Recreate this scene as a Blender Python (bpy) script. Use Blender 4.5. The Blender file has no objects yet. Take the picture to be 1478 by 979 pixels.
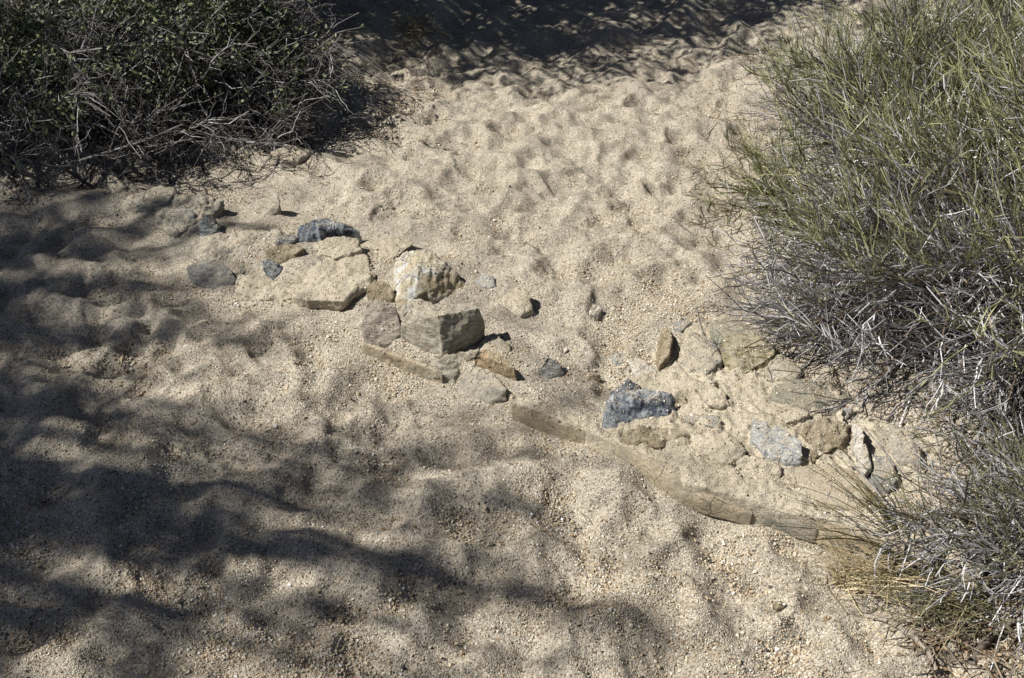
import bpy, bmesh, math, random
import numpy as np
from mathutils import Vector
from mathutils.bvhtree import BVHTree

R = math.radians
scn = bpy.context.scene
col = scn.collection
rng = np.random.default_rng(7)
random.seed(7)

# ------------------------------------------------------------------ camera
CAM_H, PITCH, HFOV = 2.0, R(35), R(56)
cam_d = bpy.data.cameras.new('camera'); cam = bpy.data.objects.new('camera', cam_d); col.objects.link(cam)
cam.location = (0, 0, CAM_H); cam.rotation_euler = (R(90) - PITCH, 0, 0)
cam_d.sensor_width = 36; cam_d.lens = 18 / math.tan(HFOV / 2); cam_d.clip_end = 1000; cam_d.clip_start = 0.05
scn.camera = cam
FPX = 739 / math.tan(HFOV / 2)

# ------------------------------------------------------------------ light
SUN_EL = R(50)
SUN_AZ = R(187)                       # sun stands to the left (-x), a little on the viewer's side
sd = Vector((math.cos(SUN_AZ) * math.cos(SUN_EL), math.sin(SUN_AZ) * math.cos(SUN_EL), math.sin(SUN_EL)))
w = bpy.data.worlds.new('World'); scn.world = w; w.use_nodes = True
nt = w.node_tree; bg = nt.nodes['Background']; bg.inputs[1].default_value = 0.05
sky = nt.nodes.new('ShaderNodeTexSky'); sky.sky_type = 'NISHITA'; sky.sun_disc = False
sky.sun_elevation = SUN_EL; sky.sun_rotation = R(-97); sky.altitude = 1200; sky.air_density = 0.5; sky.dust_density = 1.6
nt.links.new(sky.outputs[0], bg.inputs[0])
sl = bpy.data.lights.new('sun', 'SUN'); sl.energy = 5.0; sl.angle = R(0.53); sl.color = (1.0, 0.965, 0.90)
so = bpy.data.objects.new('sun', sl); col.objects.link(so)
so.rotation_euler = sd.to_track_quat('Z', 'Y').to_euler(); so.location = (-6, 2, 10)
scn.view_settings.view_transform = 'Standard'; scn.view_settings.look = 'None'
scn.view_settings.exposure = 0.52; scn.view_settings.gamma = 1; scn.view_settings.use_curve_mapping = False
scn.cycles.max_bounces = 5; scn.cycles.diffuse_bounces = 3; scn.cycles.glossy_bounces = 2
scn.cycles.use_denoising = True

# ------------------------------------------------------------------ numpy noise
_p = np.random.default_rng(3).permutation(256); _p = np.concatenate([_p, _p, _p])
_g = np.random.default_rng(4).normal(size=(256, 3)); _g /= np.linalg.norm(_g, axis=1)[:, None]
def perlin(P):
    P = np.asarray(P, float); i = np.floor(P).astype(int); f = P - i; u = f * f * f * (f * (f * 6 - 15) + 10); i &= 255
    out = 0
    for dx in (0, 1):
        wx = u[:, 0] if dx else 1 - u[:, 0]
        for dy in (0, 1):
            wy = u[:, 1] if dy else 1 - u[:, 1]
            for dz in (0, 1):
                wz = u[:, 2] if dz else 1 - u[:, 2]
                h = _p[_p[_p[(i[:, 0] + dx) & 255] + ((i[:, 1] + dy) & 255)] + ((i[:, 2] + dz) & 255)]
                g = _g[h]
                out = out + wx * wy * wz * (g[:, 0] * (f[:, 0] - dx) + g[:, 1] * (f[:, 1] - dy) + g[:, 2] * (f[:, 2] - dz))
    return out
def fbm(P, octv=4, gain=.5):
    a, s, o = 1, 1, 0
    for k in range(octv):
        o = o + a * perlin(P * s + 17.3 * k); a *= gain; s *= 2.03
    return o
def sstep(a, b, x):
    t = np.clip((x - a) / (b - a), 0, 1); return t * t * (3 - 2 * t)

# ------------------------------------------------------------------ pixel <-> place helpers (photo pixels 1478 x 979)
cp, sp = math.cos(PITCH), math.sin(PITCH)
def ray(px, py):
    a = (px - 739) / FPX; b = -(py - 489.5) / FPX
    return np.array([a, cp + b * sp, -sp + b * cp])
def at(px, py, z=0.0):
    d = ray(px, py); t = (z - CAM_H) / d[2]
    return np.array([d[0] * t, d[1] * t, z])
def pix(P):
    P = np.atleast_2d(P); X, Y, Z = P[:, 0], P[:, 1], P[:, 2] - CAM_H
    dep = Y * cp - Z * sp; up = Y * sp + Z * cp
    return 739 + FPX * X / dep, 489.5 - FPX * up / dep

def sdist(x, y, line):
    """signed distance to a polyline; positive on the left-hand side of its direction"""
    best = np.full(x.shape, 1e9); sg = np.ones(x.shape)
    for (ax, ay), (bx, by) in zip(line[:-1], line[1:]):
        dx, dy = bx - ax, by - ay; L2 = dx * dx + dy * dy
        t = np.clip(((x - ax) * dx + (y - ay) * dy) / L2, 0, 1)
        ex, ey = x - ax - t * dx, y - ay - t * dy; d = np.hypot(ex, ey)
        m = d < best; best = np.where(m, d, best)
        sg = np.where(m, np.where(dx * (y - ay) - dy * (x - ax) >= 0, 1.0, -1.0), sg)
    return best * sg
def wl(pts): return [tuple(at(px, py)[:2]) for px, py in pts]
WALL_PX = [(-500, 330), (120, 292), (200, 320), (280, 415), (350, 425), (430, 440), (520, 503), (600, 535), (650, 553), (740, 592), (880, 648),
           (985, 714), (1100, 750), (1180, 772), (1290, 808), (1420, 860), (1700, 960)]
WALL = wl(WALL_PX)
BANK = wl([(-1500, 240), (0, 250), (150, 262), (330, 238), (400, 226), (480, 196), (540, 130), (560, 98), (610, 84), (650, 55), (690, 20), (760, -60), (800, -200)])

# ------------------------------------------------------------------ ground heights
def spaced(lo, hi, d0, grow, mid_lo, mid_hi):
    a = list(np.arange(mid_lo, mid_hi, d0)); x, d = a[-1], d0
    while x < hi: d *= grow; x += d; a.append(x)
    x, d, b = mid_lo, d0, []
    while x > lo: d *= grow; x -= d; b.append(x)
    return np.array(b[::-1] + a)
GX = spaced(-150, 150, .0065, 1.03, -1.9, 2.1)
gy = list(np.arange(1.15, 2.9, .006)); y_, d_ = gy[-1], .006
while y_ < 300: d_ = d_ * (1.004 if y_ < 8 else 1.06); y_ += d_; gy.append(y_)
y_, d_, gb = 1.15, .006, []
while y_ > -150: d_ *= 1.08; y_ -= d_; gb.append(y_)
GY = np.array(gb[::-1] + gy)
XX, YY = np.meshgrid(GX, GY)
x, y = XX.ravel(), YY.ravel()
sdw = sdist(x, y, WALL); sdb = sdist(x, y, BANK)
step_h = np.interp(x, [-3, -1.2, -.5, .2, .6, 1.2], [.0, .015, .05, .065, .09, .10])
wid = np.interp(x, [-1.2, -.6, -.5], [.25, .15, .06])
SX = np.stack([x, y, 0 * x], 1)
macro = step_h * sstep(.012, 1, sdw / wid * 1.0)
macro += .10 * sstep(-.02, .16, sdb + .05 * perlin(SX * 5)) + .10 * sstep(.2, 1.2, sdb)
macro += .16 * np.exp(-(((x - 1.95) / .8) ** 2 + ((y - 2.9) / .8) ** 2))
macro += .05 * np.exp(-(((x - 1.6) / .5) ** 2 + ((y - 1.7) / .35) ** 2))
# sand heaped against the foot of the wall and over the left fragments
def heap(px, py, h, r, ry=None):
    global macro
    c = at(px, py); ry = ry or r
    macro += h * np.exp(-(((x - c[0]) / r) ** 2 + ((y - c[1]) / ry) ** 2))
heap(430, 560, .03, .22, .12); heap(430, 370, .03, .17, .2); heap(200, 330, .03, .12, .1); 
heap(760, 560, .015, .2, .1); heap(700, 700, .03, .2, .14); heap(900, 700, .04, .13, .12); heap(250, 660, .03, .2, .15); 
heap(80, 300, .05, .3, .15)
macro += .016 * np.exp(-((sdw + .05) / .11) ** 2) * sstep(.15, .4, x) * sstep(1.6, 1.2, x)
RIDGE = wl([(150, 300), (230, 310), (320, 352), (420, 385), (530, 400), (640, 425), (700, 440)])
macro += .045 * np.exp(-(sdist(x, y, RIDGE) / .13) ** 2)
# roughness
far = sstep(6, 14, np.hypot(x, y))
warp = np.stack([fbm(SX * 2.1 + 5, 2), fbm(SX * 2.1 + 31, 2), 0 * x], 1) * .35
amp = 1 - .65 * sstep(.12, .02, np.abs(sdw)) * sstep(-.9, -.5, x)
amp = amp * (1 - .7 * sstep(.22, .5, x) * sstep(0, .1, sdw) * sstep(.95, .7, sdw) * sstep(2.9, 2.2, x))
amp *= 1 - .6 * sstep(.0, .3, sdb)
rocky = sstep(-.25, -.05, sdw) * sstep(.85, .5, sdw) * sstep(.4, .0, x) * sstep(4.8, 4.3, y)
amp = amp * (1 - .7 * rocky)
upst = sstep(.0, .3, sdw)                       # upstream side is trampled finer, downstream in bigger swells
n = fbm(SX * 1.3 + 3, 3) * .05
r1 = 1 - np.abs(perlin((SX + warp * .5) * np.array([4.2, 5.5, 1]) + 11)) * 2 - .55
r2 = 1 - np.abs(perlin((SX + warp * .3) * np.array([8, 10, 1]) + 41)) * 2 - .55
n += (1 - upst) * (.040 * r1 + .016 * r2) + upst * (.018 * r1 + .022 * r2)
n += .020 * fbm((SX + warp * .4) * 9, 3)
n += fbm((SX + warp * .1) * 17, 4, .6) * .0085 + perlin(SX * 75) * .0022 + perlin(SX * 140 + 9) * .0012
def bowls(P, cell, seed, k=17.0):
    q = P[:, :2] / cell; ci = np.floor(q).astype(int); acc = np.zeros(len(q)); dep = np.zeros(len(q)); ws = np.zeros(len(q))
    for dx in (-1, 0, 1):
        for dy in (-1, 0, 1):
            c = ci + [dx, dy]; h = _p[(_p[(c[:, 0] + seed) & 255] + c[:, 1]) & 255]; h2 = _p[h + 13]; h3 = _p[h2 + 7]
            fx = c[:, 0] + .5 + (h / 255 - .5) * .9; fy = c[:, 1] + .5 + (h2 / 255 - .5) * .9
            d = np.sqrt((q[:, 0] - fx) ** 2 + (q[:, 1] - fy) ** 2); wgt = np.exp(-k * d); ws += wgt; dep += wgt * (.35 + .65 * h3 / 255)
    f1 = -np.log(ws) / k; return np.clip(f1, -.1, 1) * (dep / ws)
W1 = SX + .10 * np.stack([fbm(SX * 3 + 5, 2), fbm(SX * 3 + 31, 2), 0 * x], 1); W2 = SX + .05 * np.stack([fbm(SX * 7 + 8, 2), fbm(SX * 7 + 61, 2), 0 * x], 1)
W1r = np.stack([W1[:, 0] * .8 + W1[:, 1] * .6, -W1[:, 0] * .6 + W1[:, 1] * .8, W1[:, 2]], 1)
near = (np.abs(x) < 6) & (y > .5) & (y < 12)
bw = np.zeros(len(x)); bw[near] = (bowls(W1r[near], .24, 3) - .25) * .13 + (bowls(W2[near], .145, 90) - .25) * (.084 - .014 * upst[near])
n = n * .8 + bw * (.85 + .15 * upst)
Hm = (macro + 0).reshape(XX.shape); Nz = (n * amp).reshape(XX.shape)
prng = np.random.default_rng(21)
def pit(cx, cy, a, b, th, dep, rim):
    global Nz
    rr = max(a, b) * 2.8
    i0, i1 = np.searchsorted(GX, [cx - rr, cx + rr]); j0, j1 = np.searchsorted(GY, [cy - rr, cy + rr])
    if i1 <= i0 or j1 <= j0: return
    X = XX[j0:j1, i0:i1] - cx; Y = YY[j0:j1, i0:i1] - cy
    u = (X * math.cos(th) + Y * math.sin(th)) / a; v = (-X * math.sin(th) + Y * math.cos(th)) / b
    q = np.sqrt(u * u + v * v) * (1 + .25 * np.sin(3 * np.arctan2(v, u) + cx * 9))
    Nz[j0:j1, i0:i1] += (-dep * np.exp(-(q ** 2.6)) + rim * np.exp(-((q - 1.45) / .42) ** 2)) * amp.reshape(XX.shape)[j0:j1, i0:i1]
for k in range(420):
    cx, cy = prng.uniform(-3.2, 3.2), prng.uniform(1.1, 8.5)
    s = float(sdist(np.array([cx]), np.array([cy]), WALL)[0])
    big = s < 0
    a = prng.uniform(.07, .13) if big else prng.uniform(.045, .10)
    pit(cx, cy, a, a * prng.uniform(.45, .8), prng.uniform(0, 3.14), prng.uniform(.008, .028 if big else .016), prng.uniform(.003, .012 if big else .007))
Nz = .09 * np.tanh(Nz / .09) - .004
Nb = Nz.copy(); Nb[1:-1, 1:-1] = (Nz[:-2, 1:-1] + Nz[2:, 1:-1] + Nz[1:-1, :-2] + Nz[1:-1, 2:]) / 4; cr_ = np.abs(Nz - Nb) > .0022; Nz = np.where(cr_, Nb, Nz)
for cx_, cy_ in ((-.128, 3.60),):
    mk = np.exp(-(((XX - cx_) / .07) ** 2 + ((YY - cy_) / .12) ** 2) ** 2)[1:-1, 1:-1]
    for _ in range(60): Nz[1:-1, 1:-1] += mk * ((Nz[:-2, 1:-1] + Nz[2:, 1:-1] + Nz[1:-1, :-2] + Nz[1:-1, 2:]) / 4 - Nz[1:-1, 1:-1])
HG = Hm + Nz * (1 - far.reshape(XX.shape))
def S(px_, py_):
    px_, py_ = np.atleast_1d(px_).astype(float), np.atleast_1d(py_).astype(float)
    i = np.clip(np.searchsorted(GX, px_) - 1, 0, len(GX) - 2); j = np.clip(np.searchsorted(GY, py_) - 1, 0, len(GY) - 2)
    u = np.clip((px_ - GX[i]) / (GX[i + 1] - GX[i]), 0, 1); v = np.clip((py_ - GY[j]) / (GY[j + 1] - GY[j]), 0, 1)
    return HG[j, i] * (1 - u) * (1 - v) + HG[j, i + 1] * u * (1 - v) + HG[j + 1, i] * (1 - u) * v + HG[j + 1, i + 1] * u * v
def ground(px, py):
    z = 0.0
    for _ in range(8):
        P = at(px, py, z); z = .4 * z + .6 * float(S(P[0], P[1])[0])
    return at(px, py, z)

# ------------------------------------------------------------------ mesh + tagging helpers
def mesh_np(name, V, F, smooth=True, sizes=None):
    me = bpy.data.meshes.new(name); V = np.asarray(V, np.float32); F = np.asarray(F, np.int32)
    me.vertices.add(len(V)); me.vertices.foreach_set('co', V.ravel())
    nf, k = F.shape
    me.loops.add(nf * k); me.loops.foreach_set('vertex_index', F.ravel())
    me.polygons.add(nf); me.polygons.foreach_set('loop_start', np.arange(nf, dtype=np.int32) * k)
    me.polygons.foreach_set('use_smooth', np.full(nf, smooth))
    me.update(calc_edges=True); return me
def link(name, me, mat=None, parent=None, loc=None):
    o = bpy.data.objects.new(name, me); col.objects.link(o)
    if mat: me.materials.append(mat)
    if parent: o.parent = parent
    if loc is not None: o.location = loc
    return o
def tag(o, label=None, cat=None, group=None, kind=None):
    if label: o['label'] = label
    if cat: o['category'] = cat
    if group: o['group'] = group
    if kind: o['kind'] = kind
    return o
def empty(name, loc, label, cat, group=None):
    o = bpy.data.objects.new(name, None); col.objects.link(o); o.location = loc; o.empty_display_size = .1
    return tag(o, label, cat, group)

# ------------------------------------------------------------------ materials
def newmat(name, rough=.9):
    m = bpy.data.materials.new(name); m.use_nodes = True; t = m.node_tree; b = t.nodes['Principled BSDF']
    b.inputs['Roughness'].default_value = rough; b.inputs['Specular IOR Level'].default_value = .25
    return m, t, b
def N(t, kind, **kw):
    nd = t.nodes.new(kind)
    for k, v in kw.items():
        if k in nd.inputs: nd.inputs[k].default_value = v
        else: setattr(nd, k, v)
    return nd
def noise_n(t, vec, scale, detail=4, rough=.55):
    nd = N(t, 'ShaderNodeTexNoise', Scale=scale, Detail=detail, Roughness=rough); t.links.new(vec, nd.inputs['Vector']); return nd.outputs[0]
def ramp(t, fac, stops):
    nd = t.nodes.new('ShaderNodeValToRGB'); t.links.new(fac, nd.inputs[0]); e = nd.color_ramp.elements
    while len(e) < len(stops): e.new(.5)
    for el, (p, c) in zip(e, stops):
        el.position = p; el.color = (c if isinstance(c, tuple) else (c, c, c)) + (1,)
    return nd.outputs[0]
def mix(t, fac, a, b, mode='MIX'):
    nd = t.nodes.new('ShaderNodeMix'); nd.data_type = 'RGBA'; nd.blend_type = mode
    for s, v in ((0, fac), (6, a), (7, b)):
        if isinstance(v, (int, float)): nd.inputs[s].default_value = v
        elif isinstance(v, tuple): nd.inputs[s].default_value = v + (1,)
        else: t.links.new(v, nd.inputs[s])
    return nd.outputs[2]
def mth(t, op, a, b=0.0):
    nd = t.nodes.new('ShaderNodeMath'); nd.operation = op
    for s, v in ((0, a), (1, b)):
        if isinstance(v, (int, float)): nd.inputs[s].default_value = v
        else: t.links.new(v, nd.inputs[s])
    return nd.outputs[0]
def bump(t, b, h, dist, strength=1, prev=None):
    nd = t.nodes.new('ShaderNodeBump'); nd.inputs['Distance'].default_value = dist; nd.inputs['Strength'].default_value = strength
    t.links.new(h, nd.inputs['Height'])
    if prev: t.links.new(prev, nd.inputs['Normal'])
    t.links.new(nd.outputs[0], b.inputs['Normal']); return nd.outputs[0]

def sand_material(name, base=((.463, .42, .342), (.39, .35, .283)), grain=1.0, bumpy=1.0):
    m, t, b = newmat(name, .85)
    co = t.nodes.new('ShaderNodeTexCoord').outputs['Object']
    v1 = N(t, 'ShaderNodeTexVoronoi', Scale=230); t.links.new(co, v1.inputs['Vector'])
    v2 = N(t, 'ShaderNodeTexVoronoi', Scale=430); t.links.new(co, v2.inputs['Vector'])
    sep = t.nodes.new('ShaderNodeSeparateColor'); t.links.new(v1.outputs['Color'], sep.inputs[0])
    g = ramp(t, sep.outputs[0], [(0, (.16, .12, .085)), (.05, (.25, .19, .125)), (.16, (.62, .62, .64)), (.45, (.95, .93, .90)), (.78, (1.05, 1.02, .98)), (.90, (1.3, 1.3, 1.32)), (1, (1.5, 1.48, 1.42))])
    sep2 = t.nodes.new('ShaderNodeSeparateColor'); t.links.new(v2.outputs['Color'], sep2.inputs[0])
    g2 = ramp(t, sep2.outputs[1], [(0, .55), (.2, .85), (1, 1.15)])
    patch = ramp(t, noise_n(t, co, 5, 4), [(.38, base[1]), (.62, base[0])])
    c = mix(t, .85 * grain, patch, mix(t, 1.0, patch, g, 'MULTIPLY'))
    c = mix(t, .7 * grain, c, mix(t, 1.0, c, g2, 'MULTIPLY'))
    t.links.new(c, b.inputs['Base Color'])
    coarse = ramp(t, noise_n(t, co, 7, 3), [(.35, .35), (.65, 1.0)])
    h1 = mth(t, 'MULTIPLY', mth(t, 'SUBTRACT', 1.0, v1.outputs['Distance']), coarse)
    nb = bump(t, b, h1, .0045 * bumpy)
    bump(t, b, mth(t, 'SUBTRACT', 1.0, v2.outputs['Distance']), .0018 * bumpy, 1, nb)
    return m
M_SAND = sand_material('sand')

def rock_material(name, c1, c2, c3, scale=14, strata=None, bumpd=.004, lo=.40, hi=.62, dust=.35, speck=.34, sdir=(1, 1, 6)):
    m, t, b = newmat(name, .8)
    co = t.nodes.new('ShaderNodeTexCoord').outputs['Object']
    vec = co
    if strata:
        mp = t.nodes.new('ShaderNodeMapping'); mp.inputs['Scale'].default_value = sdir; mp.inputs['Rotation'].default_value = strata
        t.links.new(co, mp.inputs['Vector']); vec = mp.outputs[0]
    n1 = noise_n(t, vec, scale, 6, .65); n2 = noise_n(t, vec, scale * 2.3, 5, .7); n3 = noise_n(t, co, 130, 5, .8)
    c = ramp(t, n1, [(lo, c1), ((lo + hi) / 2, c2), (hi, c3)])
    c = mix(t, ramp(t, n2, [(.42, 0.0), (.66, .85)]), c, c3)
    sp_ = ramp(t, n3, [(.35, 1 - speck), (.5, 1.0), (.68, 1 + speck)])
    c = mix(t, 1.0, c, sp_, 'MULTIPLY')
    wv = t.nodes.new('ShaderNodeVectorMath'); wv.operation = 'ADD'; nz = N(t, 'ShaderNodeTexNoise', Scale=9, Detail=3); t.links.new(vec, nz.inputs['Vector'])
    ws = t.nodes.new('ShaderNodeVectorMath'); ws.operation = 'SCALE'; ws.inputs['Scale'].default_value = .12; t.links.new(nz.outputs['Color'], ws.inputs[0])
    t.links.new(vec, wv.inputs[0]); t.links.new(ws.outputs[0], wv.inputs[1])
    cr = N(t, 'ShaderNodeTexVoronoi', Scale=15, feature='DISTANCE_TO_EDGE'); t.links.new(wv.outputs[0], cr.inputs['Vector'])
    crk = ramp(t, mth(t, 'ADD', cr.outputs['Distance'], mth(t, 'MULTIPLY', mth(t, 'SUBTRACT', n1, .45), .35)), [(0.0, 0.0), (.03, 1.0)])
    c = mix(t, 1.0, c, ramp(t, crk, [(0, .75), (1, 1.0)]), 'MULTIPLY')
    geo = t.nodes.new('ShaderNodeNewGeometry'); sx = t.nodes.new('ShaderNodeSeparateXYZ'); t.links.new(geo.outputs['Normal'], sx.inputs[0])
    dn = mth(t, 'ADD', sx.outputs[2], mth(t, 'MULTIPLY', mth(t, 'SUBTRACT', noise_n(t, co, 22, 5, .7), .5), 2.2))
    df = mth(t, 'MULTIPLY', ramp(t, dn, [(.75, 0.0), (1.0, 1.0)]), dust)
    c = mix(t, df, c, (.41, .36, .275))
    t.links.new(c, b.inputs['Base Color'])
    h = mth(t, 'ADD', mth(t, 'ADD', mth(t, 'MULTIPLY', n2, .6), mth(t, 'MULTIPLY', n3, .4)), mth(t, 'MULTIPLY', crk, .5))
    nb = bump(t, b, h, bumpd * 2.2)
    bump(t, b, noise_n(t, vec, 240, 3, .7), .0014, 1, nb)
    return m
RM = {
 'mortar': sand_material('mortar', ((.43, .385, .30), (.355, .315, .24)), grain=.55, bumpy=.5),
 'cement': rock_material('weathered_cement', (.30, .245, .165), (.37, .31, .215), (.26, .225, .165), 9, None, .005, dust=.8, speck=.3),
 'greymortar': rock_material('grey_mortar', (.30, .28, .235), (.37, .335, .27), (.235, .22, .185), 10, None, .005, dust=.85, speck=.3),
 'blue': rock_material('blue_black_gneiss', (.04, .05, .07), (.11, .13, .16), (.44, .46, .46), 13, None, .004, .47, .60, dust=.08, speck=.35),
 'dark': rock_material('dark_gneiss', (.04, .05, .055), (.10, .11, .115), (.26, .27, .26), 18, (R(30), R(40), 0), .005, .45, .62, dust=.12),
 'buff': rock_material('buff_granite', (.55, .56, .54), (.47, .43, .33), (.37, .31, .20), 9, None, .006, .40, .60, dust=.25),
 'plum': rock_material('reddish_grey_stone', (.24, .195, .165), (.31, .265, .22), (.39, .35, .285), 12, (R(20), R(50), 0), .005, dust=.45),
 'block': rock_material('grey_brown_schist', (.36, .325, .25), (.28, .245, .18), (.45, .42, .345), 9, (R(0), R(90), R(25)), .006, dust=.3, sdir=(1, 1, 4)),
 'brown': rock_material('brown_stone', (.24, .195, .125), (.31, .26, .18), (.18, .14, .09), 14, None, .005, dust=.35),
 'orange': rock_material('rusty_stone', (.32, .225, .135), (.39, .31, .20), (.21, .155, .095), 18, None, .004, dust=.4),
 'grey': rock_material('grey_stone', (.25, .25, .235), (.32, .31, .28), (.17, .17, .16), 14, (R(25), R(30), 0), .005, dust=.55),
 'olive': rock_material('olive_stone', (.21, .18, .10), (.31, .275, .17), (.17, .15, .09), 16, None, .006, dust=.55),
 'schist': rock_material('green_grey_schist', (.30, .30, .24), (.37, .35, .27), (.25, .245, .19), 12, (R(15), R(0), R(30)), .006, dust=.6, sdir=(1, 8, 1)),
 'quartz': rock_material('blue_white_quartzite', (.43, .44, .43), (.35, .36, .36), (.50, .49, .45), 16, (R(10), R(60), 0), .006, dust=.4),
 'pale': rock_material('pale_stone', (.46, .44, .38), (.40, .36, .29), (.52, .50, .46), 18, None, .005, dust=.2),
 'rough': rock_material('rough_brown_stone', (.31, .25, .155), (.24, .19, .115), (.37, .31, .21), 20, None, .010, dust=.6),
}

# ------------------------------------------------------------------ ground sheet
idx = np.arange(XX.size).reshape(XX.shape)
F = np.stack([idx[:-1, :-1].ravel(), idx[:-1, 1:].ravel(), idx[1:, 1:].ravel(), idx[1:, :-1].ravel()], 1)
g = link('ground', mesh_np('ground', np.stack([x, y, HG.ravel()], 1), F), M_SAND)
tag(g, 'pale coarse granite sand of a dry wash, trampled into pits and ridges', kind='structure')

# ------------------------------------------------------------------ rocks
WALL_BVH = None
def surf(px, py):
    P = ground(px, py)
    if WALL_BVH is not None:
        d = Vector(ray(px, py)).normalized()
        hit = WALL_BVH.ray_cast(Vector((0, 0, CAM_H)), d)
        if hit[0] is not None and hit[0].z > P[2] - .005: return np.array(hit[0])
    return P
def hull_obj(hulls, vox):
    bm = bmesh.new()
    for H in hulls:
        vs = [bm.verts.new(p) for p in H]
        r = bmesh.ops.convex_hull(bm, input=vs)
        junk = [e for e in r['geom_interior'] if isinstance(e, bmesh.types.BMVert)] + [e for e in r['geom_unused'] if isinstance(e, bmesh.types.BMVert)]
        if junk: bmesh.ops.delete(bm, geom=list(set(junk)), context='VERTS')
    me = bpy.data.meshes.new('tmp'); bm.to_mesh(me); bm.free()
    o = bpy.data.objects.new('tmp', me); col.objects.link(o)
    md = o.modifiers.new('r', 'REMESH'); md.mode = 'VOXEL'; md.voxel_size = vox
    ev = o.evaluated_get(bpy.context.evaluated_depsgraph_get())
    m2 = ev.to_mesh(); nv = len(m2.vertices); V = np.empty(nv * 3, np.float32); m2.vertices.foreach_get('co', V)
    F = np.array([tuple(p.vertices) for p in m2.polygons if len(p.vertices) == 4], np.int32); ev.to_mesh_clear()
    bpy.data.objects.remove(o); bpy.data.meshes.remove(me)
    return V.reshape(-1, 3).astype(float), F
def vnormals(V, F):
    a, b, c, d = (V[F[:, k]] for k in range(4)); nf = np.cross(c - a, d - b); nv = np.zeros_like(V)
    for k in range(4): np.add.at(nv, F[:, k], nf)
    return nv / (np.linalg.norm(nv, axis=1)[:, None] + 1e-12)
def lap(V, F, it, f=.5):
    E = np.concatenate([F[:, [0, 1]], F[:, [1, 2]], F[:, [2, 3]], F[:, [3, 0]]])
    for _ in range(it):
        s = np.zeros_like(V); c = np.zeros(len(V))
        np.add.at(s, E[:, 0], V[E[:, 1]]); np.add.at(s, E[:, 1], V[E[:, 0]]); np.add.at(c, E[:, 0], 1); np.add.at(c, E[:, 1], 1)
        V = V + f * (s / np.maximum(c, 1)[:, None] - V)
    return V
ROCKV = []; RNAMES = []
def rock(name, label, hulls, mat, seed=0, cuts=6, big=.012, fine=.004, vox=.005, parent=None, depth=.07, shift=(0, 0), spread=1.0, zb=None,
         per_point=False, cat='rock', group=None, cutq=.95, layer=0, smooth=2, hole=None, side=1.0):
    r = np.random.default_rng(1000 + seed)
    if zb is None and not per_point:
        lm = min(q[2] for q in hulls[0]); zb = float(np.mean([surf(q[0], q[1])[2] for q in hulls[0] if q[2] <= lm + .004])) - lm - .003
    HH = []
    allp = np.array([q for H in hulls for q in H]); mx, my = allp[:, 0].mean(), allp[:, 1].mean(); big_w = allp[:, 0].max() - allp[:, 0].min()
    gx_ = 1.0 if (cuts == 0 or big_w < 22) else (1.05 if per_point else 1.08)
    if gx_ > 1: hulls = [[(mx + (a - mx) * gx_, my + (b_ - my) * gx_ + (3.5 if h_ <= .02 and not per_point else 0), h_ - (.003 if per_point else 0)) for a, b_, h_ in H] for H in hulls]
    for H in hulls:
        P = []
        for (px, py, h) in H:
            z = (surf(px, py)[2] if per_point else zb) + h
            P.append(at(px, py, z))
        P = np.array(P); c = P.mean(0)
        Lw = P.copy(); Lw[:, 2] = min(P[:, 2].min(), zb if zb is not None else 9) - depth
        Lw[:, :2] = c[:2] + (Lw[:, :2] - c[:2]) * spread + np.array(shift)
        HH.append(np.concatenate([P, Lw]))
    V, F = hull_obj(HH, vox)
    V = lap(V, F, smooth)
    cen = V.mean(0); size = (V.max(0) - V.min(0))
    for k in range(int(cuts * 1.5)):                                  # broken facets
        nrm = r.normal(size=3); nrm[2] = abs(nrm[2]) * .8; nrm /= np.linalg.norm(nrm)
        dt = (V - cen) @ nrm; q = np.quantile(dt, cutq + (1 - cutq) * r.random() * .7)
        over = np.maximum(dt - q, 0); V = V - over[:, None] * nrm * .92
    nv = vnormals(V, F); off = r.uniform(-50, 50, 3)
    Q = V + off
    d = big * fbm(Q * 11, 3) + fine * fbm(Q * 45, 3) - fine * .9 * np.abs(perlin(Q * 27 + 5)) 
    if layer:
        d += layer * np.abs(perlin(Q * np.array([9, 9, 60]))) + layer * .8 * perlin(Q * np.array([5, 5, 110]))
    d = d * (side + (1 - side) * sstep(.2, .7, nv[:, 2]))
    V = V + nv * d[:, None]
    if hole is not None:
        hp = at(hole[0], hole[1], zb + hole[2]); q = np.linalg.norm((V - hp)[:, :2] * [1, .8], axis=1)
        V[:, 2] -= .03 * np.exp(-(q / .011) ** 4) * (V[:, 2] > zb + .01)
    base = np.array([cen[0], cen[1], float(S(cen[0], cen[1])[0])])
    if parent is not None: base = np.array(parent.location)
    me = mesh_np(name, V - base, F)
    o = link(name, me, RM[mat], parent)
    if parent is None: o.location = base; tag(o, label, cat, group)
    elif label: o['label'] = label
    o['_'] = 0; del o['_']
    ROCKV.append((V, F, vnormals(V, F))); RNAMES.append(name)
    return o

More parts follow.
